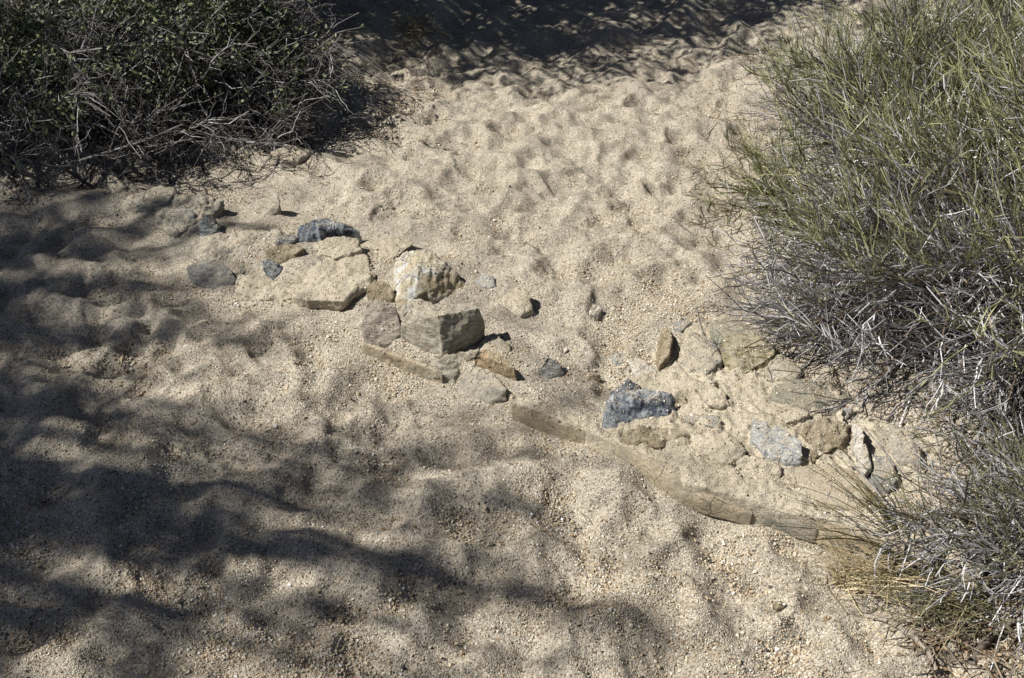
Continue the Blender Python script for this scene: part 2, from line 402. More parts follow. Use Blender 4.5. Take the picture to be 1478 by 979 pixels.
# --- the masonry wall, right-hand stretch
bp = ground(1050, 640)
wall = empty('stone_wall', (bp[0], bp[1], 0), 'low half-buried wall of stones set in tan mortar, running under the right shrub', 'wall', 'remains of the low masonry wall')
body = rock('mortar', None, [
    [(735, 577, .055), (884, 634, .080), (735, 566, .05), (890, 604, .065)],
    [(880, 633, .080), (990, 696, .105), (1010, 630, .13), (905, 560, .085), (960, 500, .10), (1030, 530, .14)],
    [(940, 500, .09), (975, 466, .09), (1020, 466, .12), (1100, 500, .13), (1010, 570, .14), (950, 545, .10)],
    [(985, 694, .105), (1100, 728, .105), (1180, 748, .105), (1170, 640, .155), (1050, 560, .15), (1000, 600, .13)],
    [(1030, 520, .14), (1110, 510, .14), (1210, 560, .15), (1230, 660, .15), (1100, 640, .15), (1050, 580, .15)],
    [(1175, 746, .105), (1290, 784, .10), (1420, 830, .10), (1440, 660, .14), (1250, 600, .15), (1180, 640, .15)],
  ], 'mortar', 1, cuts=0, big=.022, fine=.011, vox=.006, parent=wall, zb=0.0, depth=.12, layer=.0015, side=.35)
def bvh_of(lst):
    vs, fs, o = [], [], 0
    for V, F, _ in lst:
        vs += [tuple(v) for v in V]; fs += [tuple(int(i) + o for i in f) for f in F]; o += len(V)
    return BVHTree.FromPolygons(vs, fs)
WALL_BVH = bvh_of(ROCKV)
WS = dict(parent=wall, per_point=True, depth=.05)
rock('stone', 'jagged blue-black stone with white veins', [[(870, 606, .0), (872, 595, .03), (888, 568, .07), (893, 545, .085), (905, 545, .08), (925, 560, .05), (935, 600, .01), (895, 612, 0)],
   [(888, 570, .06), (930, 560, .07), (970, 568, .075), (974, 604, .02), (935, 603, .01), (900, 606, 0), (915, 575, .08)]], 'blue', 2, cuts=4, fine=.006, parent=wall, zb=.085, depth=.08, vox=.004)
rock('stone', 'narrow brown stone on edge', [[(966, 466, .045), (970, 486, .05), (966, 508, .045), (952, 524, .03), (942, 522, .01), (952, 488, .02), (958, 470, .03)]], 'brown', 3, cuts=3, **WS)
rock('stone', 'small grey stone', [[(972, 465, .02), (988, 459, .03), (998, 466, .025), (986, 476, .02), (972, 474, .01)]], 'grey', 4, cuts=4, **WS)
rock('stone', 'green-grey schist slab', [[(1018, 464, .03), (1058, 461, .045), (1100, 478, .045), (1108, 490, .03), (1060, 497, .02), (1040, 497, .015), (1025, 482, .02)]], 'schist', 5, cuts=4, **WS)
rock('stone', 'olive brown stone', [[(1050, 478, .05), (1092, 482, .06), (1126, 500, .05), (1108, 520, .03), (1076, 534, .015), (1054, 530, .015), (1042, 512, .03)]], 'olive', 6, cuts=6, fine=.007, **WS)
rock('stone', 'grey-brown wedge with a pale edge', [[(1093, 542, .01), (1108, 524, .04), (1128, 510, .05), (1150, 520, .05), (1158, 545, .02), (1112, 549, .005)]], 'block', 7, cuts=4, **WS)
rock('stone', 'broad green-grey schist slab', [[(1108, 560, .015), (1140, 547, .02), (1200, 550, .02), (1228, 570, .015), (1200, 590, .01), (1150, 588, .012), (1115, 575, .01)]], 'schist', 8, cuts=3, big=.006, **WS)
rock('stone', 'split blue-white stone', [[(1090, 601, .045), (1102, 600, .05), (1110, 614, .045), (1104, 652, .015), (1084, 634, .02)],
   [(1112, 612, .035), (1128, 616, .045), (1156, 636, .045), (1158, 664, .02), (1144, 671, .01), (1102, 652, .012), (1104, 626, .03)]], 'quartz', 9, cuts=4, fine=.006, vox=.004, **WS)
rock('stone', 'crumbling rough brown stone', [[(1160, 612, .03), (1196, 602, .045), (1226, 612, .045), (1216, 640, .03), (1184, 660, .01), (1164, 650, .01)]], 'rough', 10, cuts=3, fine=.014, **WS)
rock('stone', 'upright pale curved stone', [[(1229, 612, .04), (1243, 609, .05), (1249, 628, .05), (1243, 652, .035), (1234, 650, .02)], [(1238, 648, .035), (1250, 640, .045), (1257, 672, .03), (1247, 682, .02)]], 'pale', 11, cuts=3, vox=.004, **WS)
rock('stone', 'grey stone beside the pale one', [[(1252, 655, .02), (1284, 660, .035), (1302, 690, .025), (1278, 708, .01), (1258, 690, .01)]], 'grey', 12, cuts=5, **WS)
rock('stone', 'smooth tan slab', [[(1142, 700, .008), (1150, 674, .014), (1200, 666, .018), (1250, 690, .016), (1278, 716, .012), (1250, 738, .008), (1190, 728, .006)]], 'cement', 13, cuts=2, big=.006, fine=.002, **WS)
rock('stone', 'small bluish stone', [[(988, 604, .006), (1000, 597, .012), (1030, 598, .015), (1046, 604, .02), (1044, 620, .008), (1008, 616, .004)]], 'grey', 14, cuts=4, vox=.004, **WS)
rock('stone', 'mortar-coated grey stone', [[(978, 512, .01), (1000, 480, .03), (1034, 492, .03), (1040, 520, .02), (1010, 545, .01)]], 'greymortar', 15, cuts=3, **WS)
rock('stone', 'rough lump above the dark stone', [[(1002, 556, .02), (1018, 548, .035), (1042, 562, .03), (1056, 588, .012), (1020, 582, .015)]], 'mortar', 16, cuts=3, fine=.01, shift=(.02, 0), **WS)
rock('stone', 'rough coping stone', [[(895, 622, .012), (930, 612, .022), (985, 616, .022), (1000, 632, .012), (960, 640, .008), (910, 638, .004)]], 'rough', 17, cuts=3, big=.02, fine=.012, layer=.006, **WS)
rock('stone', None, [[(1000, 630, .01), (1050, 626, .025), (1080, 650, .02), (1050, 668, .008), (1010, 655, .006)]], 'mortar', 18, cuts=2, big=.02, fine=.01, layer=.008, **WS)
rock('stone', 'small grey stone in the face of the wall', [[(884, 640, .01), (902, 645, .014), (935, 668, .012), (922, 676, -.005), (890, 655, -.005)]], 'grey', 19, cuts=4, vox=.004, parent=wall, per_point=True, depth=.03)
FC = dict(cuts=0, parent=wall, depth=.05, side=.4)
rock('facing', 'weathered grey-brown cement face', [[(888, 636, .0), (985, 691, .004), (1086, 720, .004), (1088, 744, -.035), (985, 716, -.035), (892, 656, -.035)]], 'cement', 20, big=.008, fine=.004, zb=.098, **FC)
rock('facing', 'smooth brown slab in the wall face', [[(1184, 747, .003), (1238, 762, .005), (1300, 786, .004), (1304, 806, -.035), (1236, 786, -.035), (1186, 772, -.035)]], 'cement', 21, big=.004, fine=.002, zb=.102, **FC)
rock('facing', None, [[(738, 577, .004), (882, 631, .008), (884, 652, -.05), (740, 596, -.04)]], 'cement', 22, big=.004, fine=.002, zb=.070, **FC)
rock('facing', 'grey-green slab in the wall face', [[(1090, 722, .002), (1181, 746, .002), (1183, 768, -.035), (1092, 742, -.035)]], 'greymortar', 26, big=.004, fine=.002, zb=.098, **FC)
rock('stone', 'sandy stone', [[(1120, 600, .01), (1150, 588, .022), (1175, 596, .02), (1160, 608, .01), (1130, 610, .008)]], 'mortar', 23, cuts=3, **WS)
rock('stone', 'pale stone under the shrub', [[(1180, 588, .01), (1205, 582, .022), (1235, 590, .02), (1222, 604, .01)]], 'pale', 24, cuts=4, **WS)
rock('stone', 'cracked grey stone under the twigs', [[(1262, 620, .01), (1290, 615, .03), (1330, 640, .035), (1340, 672, .02), (1300, 668, .01)]], 'greymortar', 25, cuts=5, fine=.008, **WS)
rock('stone', None, [[(1060, 660, .008), (1090, 652, .018), (1130, 672, .014), (1128, 695, .006), (1085, 690, .006)]], 'mortar', 27, cuts=2, big=.014, fine=.009, **WS)

nb = len(body.data.vertices); BV = np.empty(nb * 3, np.float32); body.data.vertices.foreach_get('co', BV); BV = BV.reshape(-1, 3).astype(float)
wb = np.array(wall.location); jr = fbm((BV + wb) * 14, 2)
for (V, Fq, nv), nm in zip(ROCKV[1:], RNAMES[1:]):
    if nm == 'facing': continue
    h = V[V[:, 2] > np.quantile(V[:, 2], .45)]; c0 = h[:, :2].mean(0); th = np.arctan2(*(h[:, :2] - c0).T[::-1]); rr = np.hypot(*(h[:, :2] - c0).T)
    bins = np.array([rr[(th >= a_) & (th < a_ + .262)].max() if ((th >= a_) & (th < a_ + .262)).any() else rr.mean() for a_ in np.arange(-math.pi, math.pi - .01, .2618)])
    q = (BV + wb)[:, :2] - c0; tq = np.arctan2(q[:, 1], q[:, 0]); rq = np.hypot(q[:, 0], q[:, 1])
    edge = np.interp(tq, np.arange(-math.pi, math.pi - .01, .2618) + .13, bins, period=2 * math.pi)
    BV[:, 2] -= .008 * np.exp(-((rq - edge - .004) / .009) ** 2) * sstep(-.25, .2, jr) * (rq < .4)
hp = at(986, 577, .11) - wb; BV[:, 2] -= .06 * np.exp(-(((BV[:, 0] - hp[0]) / .035) ** 2 + ((BV[:, 1] - hp[1]) / .022) ** 2) ** 2)
body.data.vertices.foreach_set('co', BV.astype(np.float32).ravel()); body.data.update()
# --- left-hand stretch: broken lumps of mortar and slabs
GR = 'broken mortar lumps of the buried wall'
rock('mortar_lump', 'large sand-coated mortar slab with a dark undercut right edge, left of the buff boulder',
     [[(402, 392, .03), (432, 366, .07), (482, 348, .085), (535, 364, .10), (546, 382, .10), (531, 408, .09), (496, 432, .075), (440, 430, .05), (415, 418, .03)]],
     'mortar', 30, cuts=2, big=.02, fine=.006, vox=.006, shift=(-.05, .02), spread=.75, cat='mortar lump', group=GR, depth=.08)
rock('mortar_lump', 'sandy mortar ledge behind the buff boulder, its lower edge in shadow',
     [[(500, 356, .03), (548, 344, .055), (598, 346, .065), (592, 354, .065), (572, 364, .06), (560, 378, .06), (545, 378, .05)]],
     'mortar', 31, cuts=1, big=.014, fine=.006, shift=(-.03, .03), spread=.75, cat='mortar lump', group=GR, depth=.06)
rock('mortar_lump', 'grey flat mortar lump left of the small brown stone',
     [[(300, 356, .03), (330, 338, .07), (365, 328, .085), (398, 333, .085), (408, 350, .06), (388, 372, .01), (345, 394, .0), (318, 384, .0)]],
     'greymortar', 32, cuts=1, big=.02, fine=.008, cat='mortar lump', group=GR, depth=.07)
rock('mortar_lump', 'grey mortar lump touching the long flat stone at the top of the row',
     [[(224, 292, .035), (250, 281, .05), (290, 286, .05), (320, 291, .03), (292, 322, .0), (262, 334, 0), (228, 322, .0)]],
     'greymortar', 33, cuts=1, big=.025, fine=.01, cat='mortar lump', group=GR)
rock('mortar_lump', 'low bar of bare mortar below the square block, its edge stepping down to the left',
     [[(522, 496, .045), (534, 494, .048), (612, 522, .05), (640, 540, .045), (640, 552, -.01), (560, 520, -.01), (524, 504, 0)]],
     'cement', 34, cuts=0, big=.006, fine=.004, cat='mortar lump', group=GR, depth=.05, zb=.0)

for k, (lb, pts, mt) in enumerate([
    ('grey mortar lump filling between the round dark stone and the bluish one in the shade', [(262, 330, .03), (300, 345, .06), (335, 338, .06), (325, 368, .02), (288, 378, .0), (262, 352, .0)], 'greymortar'),
    ('low mortar lump in front of the small striped stone, half under sand', [(340, 396, .03), (375, 402, .05), (420, 404, .05), (428, 428, .01), (380, 432, .0), (342, 416, .0)], 'mortar'),
    ('sandy mortar crust between the dark veined stone and the ledge', [(446, 352, .05), (480, 343, .07), (516, 342, .07), (520, 360, .06), (480, 372, .04), (450, 366, .03)], 'mortar'),
    ('pale crust wedged between the buff boulder and the square block', [(580, 436, .05), (604, 430, .08), (630, 436, .08), (628, 452, .06), (600, 462, .04), (582, 456, .03)], 'greymortar'),
    ('low lump at the far left end of the wall beside the long flat stone', [(140, 300, .01), (160, 290, .035), (190, 300, .04), (200, 316, .02), (170, 324, 0), (146, 316, 0)], 'greymortar'),
    ('squat grey-tan stone between the long flat stone and the round dark one', [(232, 306, .03), (250, 298, .05), (276, 304, .05), (284, 320, .02), (262, 334, .0), (236, 326, .0)], 'grey'),
    ('tan half-buried stone left of the large sandy slab', [(346, 372, .03), (362, 362, .05), (384, 378, .04), (380, 396, .01), (356, 398, .0)], 'block'),
    ('flat sandy mortar piece behind the rusty stone', [(690, 488, .03), (712, 480, .05), (735, 492, .05), (740, 508, .02), (716, 510, .01), (694, 504, .01)], 'mortar')]):
    rock('mortar_lump', lb, [pts], mt, 130 + k, cuts=3, big=.014, fine=.007, cat='mortar lump', group=GR)
# --- loose and half-buried stones
rock('stone', 'long flat buff stone lying at the foot of the left shrub', [[(176, 287, .04), (205, 276, .06), (230, 268, .075), (250, 271, .07), (257, 278, .05), (240, 287, .06), (222, 290, .06), (216, 304, 0), (190, 303, 0)]], 'block', 40, cuts=1, cutq=.97)
rock('stone', 'round dark green-grey stone at the left end of the row', [[(287, 322, .07), (298, 310, .085), (312, 313, .08), (317, 326, .06), (309, 338, .02), (296, 348, 0), (288, 336, .03)]], 'dark', 41, cuts=3, vox=.004)
rock('stone', 'bluish grey stone in the shade with a dark right face', [[(270, 384, .03), (284, 376, .055), (318, 378, .07), (332, 392, .05), (344, 406, .01), (325, 414, 0), (300, 412, .0), (278, 400, .0)]], 'grey', 42, cuts=2)
rock('stone', 'squat buff stone alone on the sand with a round shadow beside it', [[(374, 284, .05), (384, 280, .075), (400, 281, .08), (402, 294, .055), (396, 308, .0), (378, 308, 0), (370, 300, .01)]], 'block', 43, cuts=2)
rock('stone', 'brown angular stone behind the small striped dark one', [[(386, 362, .03), (402, 354, .05), (432, 351, .06), (442, 356, .055), (426, 366, .05), (420, 375, .015), (400, 378, 0), (390, 370, .01)]], 'brown', 44, cuts=5, vox=.004)
rock('stone', 'small dark striped stone in front of the brown angular one', [[(378, 376, .05), (392, 373, .06), (400, 380, .05), (408, 387, .03), (395, 400, 0), (384, 392, .01)]], 'dark', 45, cuts=2, vox=.003, big=.006)
rock('stone', 'large dark grey stone with white veins above the sandy slab', [[(430, 346, .0), (433, 326, .065), (450, 315, .09), (468, 318, .09), (478, 338, .02), (446, 349, 0)], [(450, 315, .09), (492, 320, .075), (516, 332, .04), (520, 338, .01), (478, 339, .02), (460, 330, .08)]], 'blue', 46, cuts=2, vox=.004)
rock('stone', 'grey stone poking from the mortar beside the dark veined stone', [[(398, 350, .03), (404, 338, .055), (424, 336, .055), (430, 343, .04), (416, 350, .02), (402, 356, 0)]], 'grey', 47, cuts=5, vox=.004)
rock('stone', 'little brown stone wedged in the dark gap under the sandy slab', [[(530, 408, .06), (545, 402, .075), (565, 412, .07), (574, 424, .05), (572, 432, .01), (552, 436, .0), (534, 430, 0)]], 'brown', 48, cuts=6, vox=.004)
rock('stone', 'biggest buff boulder with a blue-white patch, behind the square block', [[(571, 374, .09), (590, 361, .11), (618, 364, .14), (645, 380, .115), (662, 400, .07), (674, 418, .015), (655, 424, .03), (630, 430, .02), (604, 440, .005), (580, 440, .01), (573, 412, .05), (604, 385, .145), (640, 405, .065)]], 'buff', 49, cuts=6, big=.02, fine=.006)
rock('stone', 'round reddish grey stone left of the square block', [[(523, 448, .09), (535, 433, .12), (554, 430, .13), (572, 440, .11), (583, 460, .07), (590, 486, .0), (565, 492, 0), (532, 490, 0), (524, 470, .05)]], 'plum', 50, cuts=5, big=.014)
rock('stone', 'square grey-brown block with a dark right face, largest in the middle', [[(632, 457, .15), (688, 446, .15), (645, 441, .15), (682, 438, .15), (694, 464, .08), (698, 482, .0), (670, 497, .0), (638, 511, .0), (636, 486, .07)],
     [(582, 470, .05), (586, 450, .10), (604, 441, .125), (650, 441, .15), (634, 457, .15), (638, 506, .0), (612, 498, .0), (594, 486, .0)]], 'block', 51, cuts=1, big=.007, cutq=.97, smooth=1)
rock('stone', 'wedge-shaped stone under the square block with a ribbed dark face', [[(606, 522, .04), (636, 514, .07), (690, 505, .075), (682, 516, .06), (664, 546, .0), (655, 548, .0), (644, 545, .01), (614, 530, .02)]], 'block', 52, cuts=2, fine=.008, shift=(-.02, .01))
rock('stone', 'flat-faced pale boulder standing in the wall line before the rusty stone', [[(667, 538, .045), (680, 523, .07), (700, 523, .075), (720, 542, .075), (729, 562, .06), (706, 578, .0), (676, 566, .0), (666, 552, .01)]], 'greymortar', 53, cuts=4, big=.010)
ro = rock('stone', 'rusty orange stone with a dark hole, right of the square block', [[(684, 512, .05), (700, 504, .065), (722, 513, .07), (750, 534, .055), (748, 541, .02), (734, 543, .0), (712, 535, .0), (690, 522, .01)]], 'orange', 54, cuts=4, vox=.003, hole=(711, 527, .05))
rock('stone', 'small grey stone alone on the sand right of the rusty stone', [[(779, 520, .05), (790, 512, .065), (806, 515, .06), (814, 530, .03), (812, 540, .0), (792, 543, .0), (780, 535, .01)]], 'grey', 55, cuts=8, vox=.004, big=.01)
rock('stone', 'tiny olive pebble left of the blue-black stone', [[(846, 541, .02), (857, 536, .03), (867, 541, .025), (868, 547, .0), (852, 550, .0)]], 'brown', 56, cuts=5, vox=.003, big=.004)
rock('stone', 'nearly buried bluish stone behind the boulder, only its crown clear', [[(686, 398, .02), (697, 391, .028), (710, 396, .025), (716, 412, .0), (690, 414, 0)]], 'quartz', 57, cuts=3, vox=.004)
rock('stone', 'sandy half-buried stone right of the buff boulder, shadow on its right', [[(725, 420, .04), (745, 411, .06), (760, 418, .06), (769, 440, .015), (752, 450, .0), (728, 444, .0)]], 'mortar', 58, cuts=4, big=.01)
rock('stone', 'whitish pebble nearly covered by sand in mid wash', [[(846, 438, .003), (856, 434, .009), (868, 440, .008), (864, 450, .0), (850, 450, 0)]], 'pale', 59, cuts=4, vox=.003, big=.004)
rock('stone', 'flat bluish stone level with the sand behind the blue-black one', [[(882, 510, .006), (895, 504, .014), (915, 508, .014), (912, 520, .004), (890, 521, 0)]], 'quartz', 60, cuts=3, vox=.003, big=.004)
rock('stone', 'thin yellowish stone lying flat left of the narrow brown one', [[(905, 512, .004), (925, 514, .012), (952, 535, .012), (940, 548, .004), (915, 530, 0)]], 'pale', 61, cuts=2, vox=.003, big=.004)
rock('stone', 'pale angular stone in the litter below the left shrub', [[(150, 262, .03), (163, 250, .06), (176, 258, .05), (182, 272, .01), (160, 274, 0)]], 'block', 62, cuts=5)
rock('stone', 'smooth tan stone tucked under the right end of the left shrub', [[(318, 216, .02), (345, 203, .04), (372, 207, .04), (384, 216, .02), (350, 226, 0), (328, 224, 0)]], 'mortar', 63, cuts=7, big=.025, fine=.008)
rock('stone', 'tan stone with a sharp shadow, right of the smooth one by the left shrub', [[(388, 222, .02), (402, 209, .04), (428, 210, .04), (446, 216, .02), (420, 230, 0), (394, 234, 0)]], 'mortar', 64, cuts=7, big=.025, fine=.008)
for k, (px, py, s, mt, lb) in enumerate([
    (1098, 457, 7, 'orange', 'orange pebble on open sand above the schist slab'), (1195, 689, 6, 'orange', 'rust red pebble on the smooth tan slab'),
    (325, 897, 9, 'dark', 'small dark pebble in a pit near the bottom left'), (965, 926, 6, 'orange', 'tiny reddish pebble near the bottom edge'),
    (1125, 873, 10, 'brown', 'flat brown pebble on smooth sand at the lower right'), (870, 808, 5, 'orange', 'tiny orange pebble in the lower middle'),
    (1195, 892, 7, 'orange', 'reddish brown pebble beside the dead twigs'), (1246, 860, 6, 'brown', 'brown pebble at the edge of the litter'),
    (1302, 943, 9, 'brown', 'round brown pebble in the leaf litter at the bottom')]):
    a = s; r_ = np.random.default_rng(k + 70)
    pts = [(px + a * math.cos(q), py + a * .55 * math.sin(q), .003 + r_.random() * .008) for q in np.linspace(0, 5.6, 7)] + [(px, py - a * .3, .018)]
    rock('pebble', lb, [pts], mt, 70 + k, cuts=3, vox=.002, big=.002, fine=.001, depth=.02, cat='pebble', per_point=False)


# ------------------------------------------------------------------ loose coarse grains (stuff)
def grains(name, P, nrm, size, mats, label, parent=None):
    n = len(P); r = np.random.default_rng(len(P))
    o8 = np.array([[1, 0, 0], [-1, 0, 0], [0, 1, 0], [0, -1, 0], [0, 0, 1], [0, 0, -1]], float)
    f8 = np.array([[0, 2, 4], [2, 1, 4], [1, 3, 4], [3, 0, 4], [2, 0, 5], [1, 2, 5], [3, 1, 5], [0, 3, 5]])
    A = r.normal(size=(n, 3, 3)); q, _ = np.linalg.qr(A)
    sc = size[:, None, None] * r.uniform(.65, 1.25, (n, 6, 1))
    V = np.einsum('nij,kj->nki', q, o8) * sc + P[:, None, :]
    F = (f8[None] + (np.arange(n) * 6)[:, None, None]).reshape(-1, 3)
    me = mesh_np(name, V.reshape(-1, 3), F, smooth=False)
    for m in mats: me.materials.append(m)
    me.polygons.foreach_set('material_index', np.repeat(r.choice(len(mats), n, p=GP), 8).astype(np.int32))
    o = bpy.data.objects.new(name, me); col.objects.link(o); return o
def plain(name, c, rough=.8, var=0.0, vs=60):
    m, t, b = newmat(name, rough); b.inputs['Base Color'].default_value = c + (1,)
    if var:
        co = t.nodes.new('ShaderNodeTexCoord').outputs['Object']
        cc = mix(t, 1.0, c, ramp(t, noise_n(t, co, vs, 2), [(.3, 1 - var), (.7, 1 + var)]), 'MULTIPLY'); t.links.new(cc, b.inputs['Base Color'])
    return m
GM = [plain('grain_tan', (.44, .36, .25), var=.3, vs=150), plain('grain_cream', (.60, .54, .43), .6), plain('grain_white', (.74, .72, .67), .5), plain('grain_brown', (.26, .18, .11)), plain('grain_dark', (.09, .08, .07))]
GP = [.54, .25, .06, .10, .05]
nG = 380000
u = rng.random((nG, 3)); gyv = 1.2 + (u[:, 1] ** 1.5) * 5.2; gxv = (u[:, 0] - .5) * (1.35 * gyv + .5)
gp = np.stack([gxv, gyv, 0 * gxv], 1)
dens = sstep(-.10, .28, fbm(gp * 3.2, 3) + .14 * perlin(gp * 22)) * .9 + .10
fine_zone = np.exp(-(((gxv - .95) / .3) ** 2 + ((gyv - 1.42) / .22) ** 2)) + np.exp(-(((gxv - .95) / .35) ** 2 + ((gyv - 3.9) / .9) ** 2)) * .7
keep = u[:, 2] < dens * (1 - .85 * np.clip(fine_zone, 0, 1))
gxv, gyv = gxv[keep], gyv[keep]
def gridval(A, px_, py_):
    i = np.clip(np.searchsorted(GX, px_) - 1, 0, len(GX) - 2); j = np.clip(np.searchsorted(GY, py_) - 1, 0, len(GY) - 2); return A[j, i]
low = sstep(.012, -.018, gridval(Nz, gxv, gyv) - .045 * (gridval(sdw.reshape(XX.shape), gxv, gyv) < 0) * 0 - float(np.median(gridval(Nz, gxv, gyv))))
sz = (rng.gamma(4, .00044, len(gxv)) + .0007) * (.85 + .55 * low)
gz = S(gxv, gyv) + sz * .35
gr = grains('coarse_sand', np.stack([gxv, gyv, gz], 1), None, sz, GM, '')
tag(gr, 'coarse angular granite grains strewn over the sand of the wash', 'coarse sand', kind='stuff')
# grains lying on the mortar and rocks
PP, SS = [], []
for V, Fq, nv in ROCKV:
    up = nv[:, 2] > .72
    c = V[up]
    if len(c) == 0: continue
    k = int(len(c) * .20)
    pick = rng.choice(len(c), k); PP.append(c[pick] + rng.normal(size=(k, 3)) * [.002, .002, .0]); SS.append(rng.gamma(4, .0004, k) + .0006)
gr2 = grains('loose_grit', np.concatenate(PP) + [0, 0, .0006], None, np.concatenate(SS), GM, '')
tag(gr2, 'scattered grit lying on top of the stones and mortar', 'grit', kind='stuff')

# ------------------------------------------------------------------ twigs
def strands(P, rad):
    n, k, _ = P.shape
    T = np.empty_like(P); T[:, 1:-1] = P[:, 2:] - P[:, :-2]; T[:, 0] = P[:, 1] - P[:, 0]; T[:, -1] = P[:, -1] - P[:, -2]
    T /= np.linalg.norm(T, axis=2)[:, :, None] + 1e-9
    ref = np.where(np.abs(T[:, :, 2:3]) > .9, np.array([1., 0, 0]), np.array([0, 0, 1.]))
    A = np.cross(T, ref); A /= np.linalg.norm(A, axis=2)[:, :, None] + 1e-9; B = np.cross(T, A)
    V = np.stack([P + (A * math.cos(q) + B * math.sin(q)) * rad[:, :, None] for q in (0, 2.094, 4.189)], 2)
    base = (np.arange(n) * k * 3)[:, None, None]; lv = (np.arange(k - 1) * 3)[None, :, None]; j = np.arange(3)[None, None, :]
    a = base + lv + j; b = base + lv + (j + 1) % 3
    return V.reshape(-1, 3), np.stack([a, b, b + 3, a + 3], 3).reshape(-1, 4)
def join(lst):
    vs, fs, o = [], [], 0
    for V, F in lst: vs.append(V); fs.append(F + o); o += len(V)
    return np.concatenate(vs), np.concatenate(fs)
def unit(v): return v / (np.linalg.norm(v, axis=-1, keepdims=True) + 1e-9)
def branch(r, PP, n, t0, t1, L, spread, up, k=4, bend=.25, grav=0, keep_dir=1.0):
    m, K, _ = PP.shape; i = r.integers(0, m, n); t = r.uniform(t0, t1, n) * (K - 1); j = np.minimum(t.astype(int), K - 2); f = (t - j)[:, None]
    a, b = PP[i, j], PP[i, j + 1]; pos = a * (1 - f) + b * f
    d = unit(unit(b - a) * keep_dir + spread * r.normal(size=(n, 3)) + np.array([0, 0, up])); ln = r.uniform(L[0], L[1], n)[:, None]
    sd_ = r.normal(size=(n, 3)) * bend + np.array([0, 0, -grav])
    s = np.linspace(0, 1, k)
    P = pos[:, None] + d[:, None] * ln[:, None] * s[None, :, None] + sd_[:, None] * ln[:, None] * (s ** 2)[None, :, None]
    if k > 3: P[:, 1:] += r.normal(size=(n, k - 1, 3)) * ln[:, None] * .045
    return P
def floor_clip(P, m=.004):
    z = S(P[..., 0].ravel(), P[..., 1].ravel()).reshape(P.shape[:-1]) + m
    P[..., 2] = np.maximum(P[..., 2], z); return P
def taper(P, r0, r1, r=None):
    n, k, _ = P.shape; s = np.linspace(0, 1, k)[None]; q = np.ones((n, 1)) if r is None else r.uniform(.7, 1.3, (n, 1))
    return (r0 + (r1 - r0) * s) * q
def stems(r, base, base_r, tips, arch=.25, k=7, wob=.05):
    n = len(tips); th = r.uniform(0, 6.28, n); rr = base_r * np.sqrt(r.random(n))
    b = np.stack([base[0] + rr * np.cos(th), base[1] + rr * np.sin(th), np.full(n, 0.)], 1); b[:, 2] = S(b[:, 0], b[:, 1]) - .01
    s = np.linspace(0, 1, k)[None, :, None]; ln = np.linalg.norm(tips - b, axis=1)[:, None, None]
    P = b[:, None] * (1 - s) + tips[:, None] * s + np.array([0, 0, 1.]) * arch * ln * (s * (1 - s)) * 2
    P[:, 1:] += np.cumsum(r.normal(size=(n, k - 1, 3)) * ln * wob * .5, 1)
    return P
def ell_tips(r, c, rad, n, zmin=-.2, inner=.75, ymask=None):
    d = unit(r.normal(size=(n * 4, 3))); d = d[d[:, 2] > zmin][:n]
    return np.array(c) + d * np.array(rad) * r.uniform(inner, 1.05, (len(d), 1))
def leaves(r, P, size, asp=.5, upb=.6):
    n = len(P); a = unit(r.normal(size=(n, 3))); nn = unit(r.normal(size=(n, 3)) + [0, 0, upb]); b = unit(np.cross(nn, a)); a = np.cross(b, nn)
    s = (size * r.uniform(.6, 1.25, n))[:, None]
    pr = [(0, 0, 0), (.3, .42, .05), (.7, .40, .08), (1, 0, .0), (.7, -.40, .08), (.3, -.42, .05)]
    V = np.stack([P + a * s * u_ + b * s * v_ * asp * 1.2 + nn * s * w_ for u_, v_, w_ in pr], 1)
    f = np.array([[0, 1, 2, 3], [0, 3, 4, 5]])
    F = (f[None] + (np.arange(n) * 6)[:, None, None]).reshape(-1, 4)
    return V.reshape(-1, 3), F
def beads(r, P, size):
    o8 = np.array([[1, 0, 0], [-1, 0, 0], [0, 1, 0], [0, -1, 0], [0, 0, 1], [0, 0, -1]], float)
    f8 = np.array([[0, 2, 4], [2, 1, 4], [1, 3, 4], [3, 0, 4], [2, 0, 5], [1, 2, 5], [3, 1, 5], [0, 3, 5]])
    n = len(P); V = P[:, None] + o8[None] * size * r.uniform(.6, 1.3, (n, 6, 1))
    return V.reshape(-1, 3), (f8[None] + (np.arange(n) * 6)[:, None, None]).reshape(-1, 3)
def part(name, VF, mat, root, smooth=False):
    V, F = VF; me = mesh_np(name, V - np.array(root.location), F, smooth); return link(name, me, mat, root)

def plant_mat(name, cols, scale=25, rough=.6, trans=0):
    m, t, b = newmat(name, rough)
    co = t.nodes.new('ShaderNodeTexCoord').outputs['Object']
    isl = t.nodes.new('ShaderNodeNewGeometry').outputs['Random Per Island']
    fac = mth(t, 'ADD', mth(t, 'MULTIPLY', noise_n(t, co, scale, 3, .7), .7), mth(t, 'MULTIPLY', mth(t, 'SUBTRACT', isl, .5), .42))
    c = ramp(t, mth(t, 'ADD', fac, .15), [(p, cc) for p, cc in cols]); t.links.new(c, b.inputs['Base Color'])
    return m
M_GREYTWIG = plant_mat('grey_dead_twigs', [(.3, (.11, .10, .10)), (.5, (.30, .29, .295)), (.74, (.64, .635, .64))], 40)
M_BROWNTWIG = plant_mat('brown_stems', [(.3, (.10, .075, .05)), (.6, (.22, .175, .125)), (.8, (.34, .29, .22))], 30)
M_GREEN = plant_mat('green_broom_twigs', [(.30, (.09, .095, .045)), (.50, (.20, .205, .10)), (.75, (.48, .465, .25))], 12)
M_GREEN2 = plant_mat('dull_green_twigs', [(.30, (.08, .085, .05)), (.52, (.17, .17, .095)), (.76, (.32, .305, .18))], 14)
